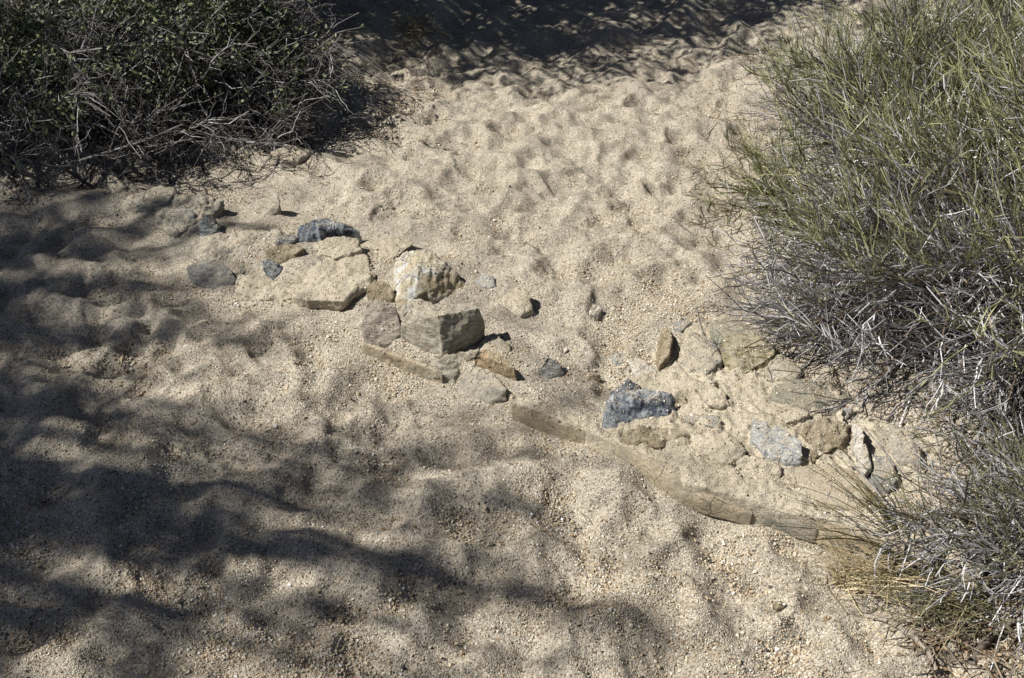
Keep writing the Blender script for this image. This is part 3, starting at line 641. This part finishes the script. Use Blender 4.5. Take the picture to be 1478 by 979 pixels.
M_OAK = plant_mat('oak_leaves', [(.30, (.03, .042, .018)), (.52, (.075, .10, .04)), (.75, (.23, .26, .13))], 20, .45)
M_OAKTWIG2 = plant_mat('dark_dead_twigs', [(.34, (.05, .042, .036)), (.56, (.12, .108, .10)), (.8, (.36, .35, .345))], 22)
M_OAKTWIG = plant_mat('pale_oak_twigs', [(.34, (.06, .052, .048)), (.56, (.125, .115, .11)), (.82, (.40, .39, .39))], 22)
M_SEED = plain('white_seed_heads', (.80, .79, .76), .7)
M_STRAW = plant_mat('straw', [(.3, (.34, .27, .15)), (.6, (.52, .43, .27)), (.8, (.62, .55, .38))], 30)
M_STRAWG = plant_mat('green_and_straw', [(.3, (.10, .11, .045)), (.52, (.24, .22, .12)), (.76, (.48, .42, .28))], 40)
M_BLADE = plant_mat('olive_grass', [(.3, (.06, .055, .02)), (.6, (.14, .12, .05)), (.8, (.24, .20, .10))], 20)
M_LITTER = plant_mat('dead_leaves', [(.3, (.10, .065, .035)), (.5, (.22, .15, .09)), (.7, (.38, .29, .19))], 60)
M_BARK2 = plant_mat('weathered_wood', [(.3, (.16, .13, .10)), (.6, (.30, .26, .21)), (.8, (.42, .38, .33))], 40)
M_BARK = plant_mat('bark', [(.3, (.10, .085, .07)), (.6, (.20, .175, .15))], 20)

def broom(name, label, seed, base, c, rad, nst=90, n1=900, n2=6000, n3=9000, green=.6, gup=.8, L1=(.18, .4), L2=(.08, .2), L3=(.04, .11), zmin=-.15, seeds=500, base_r=.12, gmat=None, greymask=None, group=None, arch=.12, tw=1.0):
    r = np.random.default_rng(seed); bz = float(S(base[0], base[1])[0])
    root = empty(name, (base[0], base[1], bz), label, 'shrub', group)
    st = floor_clip(stems(r, base, base_r, ell_tips(r, c, rad, nst, zmin, .6), arch))
    b1 = floor_clip(branch(r, st, n1, .25, .95, L1, .28, .12, 5, .2))
    b2 = floor_clip(branch(r, b1, n2, .2, 1, L2, .30, .15, 4, .2))
    b3 = floor_clip(branch(r, b2, n3, .2, 1, L3, .30, .2, 3, .2))
    # which twiglets are living: those near the upper, outer surface
    def live(P):
        q = (P[:, -1] - np.array(c)) / np.array(rad); o = np.linalg.norm(q, axis=1)
        return o * .7 + 1.0 * q[:, 2] + .35 * perlin(P[:, -1] * 4.5 + seed) * 2 + .10 * r.normal(size=len(P))
    thr2 = np.quantile(live(b2), 1 - green); thr3 = thr2
    g2, g3 = live(b2) > thr2, live(b3) > thr3
    g2 &= r.random(len(g2)) < .62; g3 &= r.random(len(g3)) < .6
    if name == 'desert_shrub' and nst < 30: g2[:] = True; g3[:] = True
    gb = floor_clip(branch(r, b2[g2], int(n3 * .30), .3, 1, (L3[0] * 1.3, L3[1] * 1.5), .16, gup * .7, 4, .12)) if g2.any() else b3[:1]
    part('stems', join([strands(st, taper(st, .009 * tw, .0032 * tw, r)), strands(b1, taper(b1, .0034 * tw, .0018 * tw, r))]), M_BROWNTWIG if nst > 30 else M_GREEN, root)
    if not g3.all(): part('dead_twigs', join([strands(b2[~g2], taper(b2[~g2], .0021 * tw, .0013 * tw, r)), strands(b3[~g3], taper(b3[~g3], .0015 * tw, .0010 * tw, r))]), M_GREYTWIG, root)
    part('green_twigs', join([strands(b2[g2], taper(b2[g2], .0019 * tw, .0014 * tw, r)), strands(b3[g3], taper(b3[g3], .0014 * tw, .0009 * tw, r)), strands(gb, taper(gb, .0014 * tw, .0009 * tw, r))]), gmat or M_GREEN, root)
    if seeds:
        tp = gb[:, -1]; tp = tp[np.argsort(-perlin(tp * 5 + 9) + .15 * r.normal(size=len(tp)))][:int(seeds * .6)]; tp = tp[r.random(len(tp)) < .5]; tp = np.repeat(tp, 4, 0) + r.normal(size=(len(tp) * 4, 3)) * .006; tp = tp[r.random(len(tp)) < .8]
        tag(part('seed_heads', beads(r, tp, .0028), M_SEED, root), kind='stuff')
    return root
RG = 'green broom-like shrubs along the right bank'
broom('desert_shrub', 'bushy green shrub at the upper right with upright tips over the sand', 11, (1.88, 3.80), (1.76, 3.76, .32), (.56, .66, .38), n1=1200, n2=8000, n3=13000, green=.46, group=RG, seeds=450)
broom('desert_shrub', 'widest shrub at the right, green above and grey tangled twigs hanging over the wall', 12, (2.0, 2.68), (1.83, 2.70, .34), (.90, .68, .50), nst=150, n1=2200, n2=16000, n3=23000, zmin=-.45, green=.31, group=RG, seeds=750, base_r=.2)
broom('desert_shrub', 'tall shrub in the top right corner thick with white seed heads', 13, (2.75, 4.3), (2.65, 4.2, .50), (.75, .8, .75), nst=110, n1=1200, n2=7000, n3=11000, green=.5, group=RG, seeds=2200, gmat=M_GREEN2)
broom('desert_shrub', 'small sprawling shrub in the bottom right corner, pale twigs pointing left', 14, (1.76, 1.80), (1.56, 1.76, .07), (.46, .30, .13), nst=50, n1=380, n2=1900, n3=2300, green=.35, L1=(.14, .3), L2=(.06, .16), group=RG, seeds=60, base_r=.1, gmat=M_GREEN2)
broom('desert_shrub', 'thin spray of yellow-green twigs reaching left over open sand', 15, (1.18, 3.72), (1.00, 3.62, .14), (.26, .24, .16), nst=22, n1=90, n2=420, n3=500, green=.95, L1=(.10, .2), L2=(.06, .13), L3=(.03, .07), group=RG, seeds=0, base_r=.04, zmin=0, tw=.7)
broom('desert_shrub', 'darker shrub mass behind the wide right shrub at the frame edge', 16, (2.7, 3.2), (2.6, 3.2, .42), (.7, .7, .6), nst=90, n1=900, n2=5000, n3=8000, green=.5, group=RG, seeds=500)

def scrub(name, label, seed, base, c, rad, nst=70, n1=700, n2=3500, n3=5000, nl=5000, leaf=.020, zmin=-.1, base_r=.2, group=None, mt=None):
    r = np.random.default_rng(seed); bz = float(S(base[0], base[1])[0])
    root = empty(name, (base[0], base[1], bz), label, 'shrub', group)
    st = floor_clip(stems(r, base, base_r, ell_tips(r, c, rad, nst, zmin, .5), .25, 8, .09))
    b1 = floor_clip(branch(r, st, n1, .2, .9, (.12, .28), .5, .0, 5, .35))
    b2 = floor_clip(branch(r, b1, n2, .1, 1, (.07, .2), .6, .0, 5, .4))
    b3 = floor_clip(branch(r, b2, n3, .1, 1, (.03, .10), .6, .0, 4, .4))
    part('branches', join([strands(st, taper(st, .0075, .003, r)), strands(b1, taper(b1, .0034, .0017, r))]), mt or M_OAKTWIG, root)
    part('twigs', join([strands(b2, taper(b2, .0024, .0014, r)), strands(b3, taper(b3, .0015, .0009, r))]), mt or M_OAKTWIG, root)
    tp = np.concatenate([b3[:, -1], b3[:, 1], b2[:, -1]])
    sc = perlin(tp * 3.2 + seed) + perlin(tp * 9 + 4) * .5 + .12 * r.normal(size=len(tp)) + .35 * np.clip((tp[:, 2] - c[2]) / rad[2], -1, 1)
    tp = tp[np.argsort(-sc)][:int(nl / 2.2)]; tp = np.repeat(tp, 3, 0)[:nl] + r.normal(size=(min(nl, len(tp) * 3), 3)) * .012
    part('leaves', leaves(r, tp, leaf), M_OAK, root)
    return root
LG = 'tangled scrub oaks on the left bank'
scrub('scrub_oak', 'tangled grey-twigged scrub in the left corner with small green leaves', 21, (-2.65, 4.75), (-2.5, 4.65, .26), (1.25, .74, .42), nst=110, n1=1300, n2=6500, n3=8500, nl=16000, leaf=.025, group=LG, base_r=.4, zmin=-.5)
scrub('scrub_oak', 'leafy scrub at the right end of the left thicket, casting leaf shadows on sand', 22, (-1.65, 5.05), (-1.52, 4.95, .30), (.60, .58, .36), nst=80, n1=650, n2=3000, n3=4200, nl=11000, leaf=.024, group=LG, base_r=.25, zmin=-.4)
scrub('scrub_oak', 'dense dark scrub behind the others along the top left edge', 23, (-2.4, 6.4), (-2.3, 6.3, .55), (1.7, .8, .6), nst=120, n1=1200, n2=5000, n3=6000, nl=15000, group=LG, leaf=.026, base_r=.6)

scrub('dead_scrub', 'low dark mat of dead twigs along the foot of the left thicket', 24, (-1.95, 4.66), (-1.95, 4.64, .08), (1.25, .30, .17), nst=80, n1=800, n2=4500, n3=7500, nl=2600, leaf=.022, zmin=-.5, base_r=.7, mt=M_OAKTWIG2)
# litter under the shrubs
def litter(name, label, poly, n, seed, size=.016, mat=None, twigs=200):
    r = np.random.default_rng(seed); pts = []
    P4 = [at(*q)[:2] for q in poly]
    uu, vv = r.random(n), r.random(n)
    xy = np.array([(1 - a) * (1 - b) * P4[0] + a * (1 - b) * P4[1] + a * b * P4[2] + (1 - a) * b * P4[3] for a, b in zip(uu, vv)])
    edge = np.minimum.reduce([uu, 1 - uu, vv, 1 - vv]); keep = r.random(n) < np.clip(edge * 5 + .1, 0, 1) * np.clip(.6 + 1.6 * perlin(np.c_[xy, 0 * uu] * 9), 0, 1)
    xy = xy[keep]; z = S(xy[:, 0], xy[:, 1]) + r.uniform(.001, .012, len(xy))
    VF = leaves(r, np.c_[xy, z], size, .5, 2.0)
    me = mesh_np(name, VF[0], VF[1], False); o = link(name, me, mat or M_LITTER); tag(o, label, 'leaf litter', kind='stuff')
    k = min(twigs, len(xy)); b = np.c_[xy[:k], z[:k]]; a = r.uniform(0, 6.28, k); L = r.uniform(.03, .14, k)
    e = b + np.c_[np.cos(a) * L, np.sin(a) * L, 0 * a]; m_ = (b + e) / 2 + r.normal(size=(k, 3)) * .008
    P = floor_clip(np.stack([b, m_, e], 1), .004); V, F = strands(P, taper(P, .0022, .0012, r))
    me = mesh_np('fallen_twigs', V, F, False); o = link('fallen_twigs', me, M_BROWNTWIG); tag(o, label.replace('dead leaves', 'short dead twigs'), 'twig litter', kind='stuff')
litter('leaf_litter', 'brown dead leaves on the ground beneath the left thicket', [(-200, 240), (420, 225), (560, 40), (-300, 40)], 13000, 31, .020, twigs=1200)
litter('leaf_litter', 'brown dead leaves on the ground beneath the bottom right shrub', [(1205, 835), (1540, 790), (1540, 1010), (1330, 985)], 1800, 32, .014, twigs=220)
litter('leaf_litter', 'thin scatter of dry leaves on the sand at the right end of the left thicket', [(330, 260), (640, 200), (640, 90), (420, 120)], 900, 34, .016, twigs=160)
litter('leaf_litter', 'thin scatter of dry leaves on the sand along the left side of the right shrub', [(960, 500), (1150, 500), (1150, 60), (1020, 60)], 700, 35, .012, twigs=160)
litter('leaf_litter', 'brown dead leaves beneath the overhanging right shrub', [(1250, 590), (1560, 560), (1560, 760), (1290, 740)], 1500, 33, .012, twigs=160)

r_ = np.random.default_rng(77); k = 1300; dy = 1.3 + r_.random(k) ** 1.3 * 5; dx = (r_.random(k) - .5) * 1.3 * dy; kk = r_.random(k) < .25 + .75 * np.clip(perlin(np.c_[dx, dy, 0 * dx] * 2) * 2, 0, 1)
dx, dy = dx[kk], dy[kk]; VF = leaves(r_, np.c_[dx, dy, S(dx, dy) + .003], .012, .45, 3.0)
tag(link('leaf_crumbs', mesh_np('leaf_crumbs', VF[0], VF[1], False), M_LITTER), 'small dry leaf crumbs dotted over the open sand', 'leaf litter', kind='stuff')
n_ = len(dx) // 2; a = r_.uniform(0, 6.28, n_); L = r_.uniform(.012, .05, n_); b = np.c_[dx[:n_] + .1, dy[:n_] + .05, 0 * a]; e = b + np.c_[np.cos(a) * L, np.sin(a) * L, 0 * a]
P = floor_clip(np.stack([b, (b + e) / 2 + r_.normal(size=(n_, 3)) * .003, e], 1), .003); V, F = strands(P, taper(P, .0014, .0008, r_))
tag(link('twig_crumbs', mesh_np('twig_crumbs', V, F, False), M_BROWNTWIG), 'broken bits of twig dotted over the open sand', 'twig litter', kind='stuff')
# grass tuft: long dark blades fanning up and left from the wall foot
def tuft(name, label, seed, base, tips, n, jit, z, mat, rad=.0012, spreadb=.012, cat='grass tuft'):
    r = np.random.default_rng(seed); B = ground(*base); root = empty(name, tuple(B), label, cat)
    b = np.repeat(B[None], n, 0) + r.normal(size=(n, 3)) * [spreadb, spreadb, 0]; b[:, 2] = B[2]
    T = []
    for k in range(n):
        px, py = tips[k % len(tips)]; zz = z * r.uniform(.5, 1.1); q = at(px + r.normal() * jit, py + r.normal() * jit, B[2] + zz); T.append(q)
    T = np.array(T); s = np.linspace(0, 1, 7)[None, :, None]
    P = b[:, None] * (1 - s) + T[:, None] * s + np.array([0, 0, 1.]) * (s * (1 - s)) * z * .8
    P += np.cumsum(r.normal(size=P.shape) * .0025, 1)
    P = floor_clip(P)
    part('blades', strands(P, taper(P, rad * 1.3, rad * .4, r)), mat, root)
    return root
tuft('grass_tuft', 'tuft of long dark blades leaning left across the wall face', 41, (1312, 808), [(1185, 660), (1205, 668), (1232, 690), (1130, 704), (1218, 700), (1195, 740), (1240, 720), (1170, 655), (1080, 762), (1255, 700), (1150, 790), (1285, 720)], 40, 12, .20, M_BLADE, .0014)
tuft('grass_tuft', 'dry straw-coloured tuft on the sand left of the bottom right shrub', 42, (1218, 842), [(1165, 798), (1180, 790), (1240, 800), (1325, 838), (1330, 800), (1250, 790), (1210, 780), (1290, 820), (1300, 862), (1190, 812), (1340, 815), (1360, 840), (1320, 870)], 75, 16, .08, M_STRAW, .0013, .02)
tuft('grass_tuft', 'flattened dry grass between the wall foot and the bottom shrub', 43, (1300, 830), [(1180, 800), (1160, 765), (1200, 830), (1230, 850), (1100, 770), (1220, 790), (1150, 812), (1260, 870)], 55, 22, .05, M_STRAW, .0011, .03)
tuft('grass_tuft', 'loose fan of straw and green blades under the bottom right shrub, tips to the left', 45, (1420, 880), [(1250, 800), (1270, 830), (1240, 850), (1290, 860), (1320, 790), (1300, 900), (1340, 920), (1230, 820), (1280, 780)], 80, 24, .09, M_STRAWG, .0013, .06)
tuft('grass_tuft', 'spindly dry grass hanging over the dark bank at the top', 44, (600, 52), [(560, 20), (590, 10), (620, 14), (640, 30), (575, 60), (610, 70)], 50, 12, .14, M_BLADE, .0018, .06)

def stick(label, pts, r0, r1, mat, seed, lift=.012, cat='stick'):
    r = np.random.default_rng(seed); P = np.array([ground(px, py) + [0, 0, lift] for px, py in pts])
    t = np.linspace(0, len(P) - 1, 22); i = np.minimum(t.astype(int), len(P) - 2); f = (t - i)[:, None]
    Q = P[i] * (1 - f) + P[i + 1] * f
    for _ in range(3): Q[1:-1] = (Q[:-2] + Q[1:-1] * 2 + Q[2:]) / 4
    Q += r.normal(size=Q.shape) * r0 * .18
    ns = 7; rad = np.linspace(r0, r1, 22) * r.uniform(.85, 1.15, 22); T = unit(np.gradient(Q, axis=0)); A = unit(np.cross(T, [0, 0, 1.])); B = np.cross(T, A)
    V = np.stack([Q + (A * math.cos(q) + B * math.sin(q)) * rad[:, None] * (1 + .18 * math.sin(3 * q + seed)) for q in np.arange(ns) * 6.283 / ns], 1).reshape(-1, 3)
    F = np.array([[i_ * ns + j, i_ * ns + (j + 1) % ns, (i_ + 1) * ns + (j + 1) % ns, (i_ + 1) * ns + j] for i_ in range(21) for j in range(ns)])
    b0 = P[0]; o = link('dead_stick', mesh_np('dead_stick', V - b0, F), mat); o.location = b0; tag(o, label, cat); return o
stick('thick curved dead stick ending at the bottom edge of the litter', [(1262, 893), (1290, 905), (1318, 925), (1340, 948), (1350, 972)], .008, .0045, M_BARK2, 1)
stick('short grey dead stick above the thick curved one', [(1254, 866), (1275, 882), (1296, 902)], .006, .003, M_BARK2, 2)
stick('pale forked dead stick pointing left out of the litter', [(1244, 892), (1270, 898), (1310, 916), (1330, 920)], .006, .005, M_BARK2, 3)
stick('thin yellow stem bent along the edge of the sand', [(1222, 852), (1236, 880), (1258, 905), (1278, 928)], .0022, .0018, M_STRAW, 4, .006)
stick('thin dark twig lying left of the yellow stem', [(1192, 832), (1193, 850), (1212, 874), (1222, 888)], .0022, .0014, M_BROWNTWIG, 5, .006)
stick('long dark dead branch lying at the edge of the top shade', [(595, 50), (630, 52), (668, 55)], .006, .003, M_BROWNTWIG, 6, .02)
stick('pale dead branch among the left thicket twigs', [(0, 205), (40, 160), (75, 110), (110, 70)], .007, .003, M_OAKTWIG, 7, .35)
stick('dark dead stick crossing the litter in the bottom right corner', [(1400, 960), (1425, 925), (1452, 905), (1478, 900)], .009, .006, M_BARK, 8, .02)
stick('bare upright twig stub standing on the wall by the olive stone', [(1093, 538), (1090, 524), (1094, 514)], .003, .002, M_BROWNTWIG, 9, .13)

# ------------------------------------------------------------------ trees outside the frame whose crowns shade the wash
def canopy(name, label, seed, trunk, trunk_h, blobs, extra, leafsize, tr=.14):
    r = np.random.default_rng(seed); tz = float(S(trunk[0], trunk[1])[0])
    root = empty(name, (trunk[0], trunk[1], tz), label, 'tree')
    top = np.array([trunk[0] + .2, trunk[1], trunk_h])
    s = np.linspace(0, 1, 8)[:, None]; base = np.array([trunk[0], trunk[1], tz - .1])
    TP = (base * (1 - s) + top * s + np.array([.15, .1, 0]) * np.sin(s * 5))[None]
    part('trunk', strands(TP, taper(TP, tr, tr * .5)), M_BARK, root, True)
    C = np.array([b[0] for b in blobs] + [e[0] for e in extra]); Rr = [b[1] for b in blobs] + [e[1] for e in extra]; Nn = [b[2] for b in blobs] + [e[2] for e in extra]
    s = np.linspace(0, 1, 9)[None, :, None]; st_ = TP[0, r.integers(4, 8, len(C))]
    L = st_[:, None] * (1 - s) + C[:, None] * s + np.array([0, 0, .35]) * s * (1 - s) * 2 + 0
    L[:, 1:-1] += r.normal(size=(len(C), 7, 3)) * .06
    Vs = [strands(L, taper(L, .036, .007, r))]; lv = []
    for c, R_, n_ in zip(C, Rr, Nn):
        nt_ = max(4, n_ // 22)
        d = unit(r.normal(size=(nt_, 3)) * [1.0, .7, .7]); b = c + r.normal(size=(nt_, 3)) * R_ * .25
        s4 = np.linspace(0, 1, 4)[None, :, None]
        P = b[:, None] + d[:, None] * R_ * r.uniform(.6, 1.2, (nt_, 1, 1)) * s4 + np.array([0, 0, -.1]) * R_ * s4 ** 2
        Vs.append(strands(P, taper(P, .005, .002, r)))
        pp = P.reshape(-1, 3)[r.integers(0, nt_ * 4, n_)] + r.normal(size=(n_, 3)) * R_ * .13
        lv.append(leaves(r, pp, leafsize, .55, .3))
    part('branches', join(Vs), M_BARK, root); part('crown', join(lv), M_OAK, root)
    return root
rb = np.random.default_rng(5)
def up(px, py, rpx, h):
    P = at(px, py); sc = FPX / (P[1] * cp + CAM_H * sp)
    k = h / math.tan(SUN_EL)
    return np.array([P[0] + k * math.cos(SUN_AZ), P[1] + k * math.sin(SUN_AZ), h]), rpx / sc
blA = []
for px, py, rp, nn in [(-60, 380, 120, 300), (60, 400, 100, 300), (170, 400, 60, 120), (0, 520, 100, 300), (40, 640, 100, 190), (40, 780, 120, 380), (80, 920, 130, 420), (210, 940, 90, 200),
    (-60, 640, 120, 300), (-80, 850, 140, 400), (240, 480, 50, 70), (200, 620, 55, 40), (130, 700, 70, 60), (290, 730, 60, 50), (225, 800, 80, 160), (420, 480, 45, 60),
    (600, 750, 60, 70), (560, 700, 60, 60), (660, 655, 50, 30), (500, 850, 90, 130), (640, 880, 90, 110), (740, 890, 80, 80), (400, 950, 90, 140), (610, 965, 100, 160),
    (820, 910, 40, 40), (700, 765, 60, 50), (300, 440, 60, 70), (200, 350, 60, 70), (100, 310, 60, 90), (0, 300, 90, 160), (230, 560, 50, 60), 
    (330, 830, 60, 60), (150, 860, 80, 140), (120, 560, 70, 110), (780, 960, 70, 60), (900, 700, 40, 14), (860, 970, 60, 40), (240, 330, 50, 60), (170, 390, 60, 90), (310, 400, 60, 70), (80, 450, 80, 150), (270, 360, 40, 40), (60, 335, 80, 900), (180, 305, 60, 420), (150, 410, 80, 600), (270, 395, 50, 260), (20, 470, 90, 600), (-30, 400, 90, 900), (330, 490, 30, 50)]:
    for q in range(4):
        o = rb.normal(); qx, qy = px + o * rp * (.7 if px < 130 else 1.3) + rb.normal() * rp * .5, py - o * rp * .38 + rb.normal() * rp * .5
        if (qx > 400 and qy < 620) or (qx > 700 and qy < 680): continue
        c, r_ = up(qx, qy, rp, rb.uniform(4.8, 7.6)); blA.append((c, r_ * (.8 if px < 130 else .55), int(nn * (.27 if px < 130 else .115))))
exA = [((-8.4 + rb.normal() * 1.2, 2.0 + rb.normal() * 1.2, 6.0 + rb.normal() * .8), .6, 260) for _ in range(34)]
canopy('shade_tree', 'tall leafy tree beyond the left edge whose dappled shade lies on the near sand', 51, (-8.2, 2.4), 4.8, blA, exA, .045)
blB = []
for px in range(440, 1330, 50):
    bd = np.interp(px, [440, 540, 620, 720, 840, 960, 1060, 1150, 1330], [150, 142, 138, 150, 160, 148, 118, 85, 60])
    for py in np.arange(-150, bd - 8, 15):
        edge = (bd - py) < 58
        c, r_ = up(px + rb.normal() * 22, py + rb.normal() * 5, 60, rb.uniform(1.9, 3.0)); blB.append((c, min(r_, .4), 95 if edge else 330))
exB = [((-3.4 + rb.normal() * 1.0, 8.6 + rb.normal() * 1.0, 3.2 + rb.normal() * .6), .5, 260) for _ in range(30)]
canopy('shade_tree', 'spreading low tree past the top edge whose dense shade covers the far sand', 52, (-3.2, 9.2), 2.4, blB, exB, .04)
blC = []
for px, py, rp, nn in [(60, 60, 200, 300), (220, 120, 110, 200), (-80, 160, 200, 300), (350, 20, 120, 260), (80, 190, 110, 260), (480, 10, 90, 220), (250, -60, 200, 400), (420, 90, 60, 60), (230, 200, 60, 120), (0, 210, 100, 200)]:
    c, r_ = up(px, py, rp, rb.uniform(2.6, 4.0)); blC.append((c, r_, int(nn * 2.4)))
exC = [((-6.6 + rb.normal() * .9, 6.2 + rb.normal() * .9, 4.0 + rb.normal() * .6), .5, 220) for _ in range(22)]
canopy('shade_tree', 'tree behind the left thicket that keeps most of its twigs in shade', 53, (-6.8, 6.6), 3.0, blC, exC, .04)
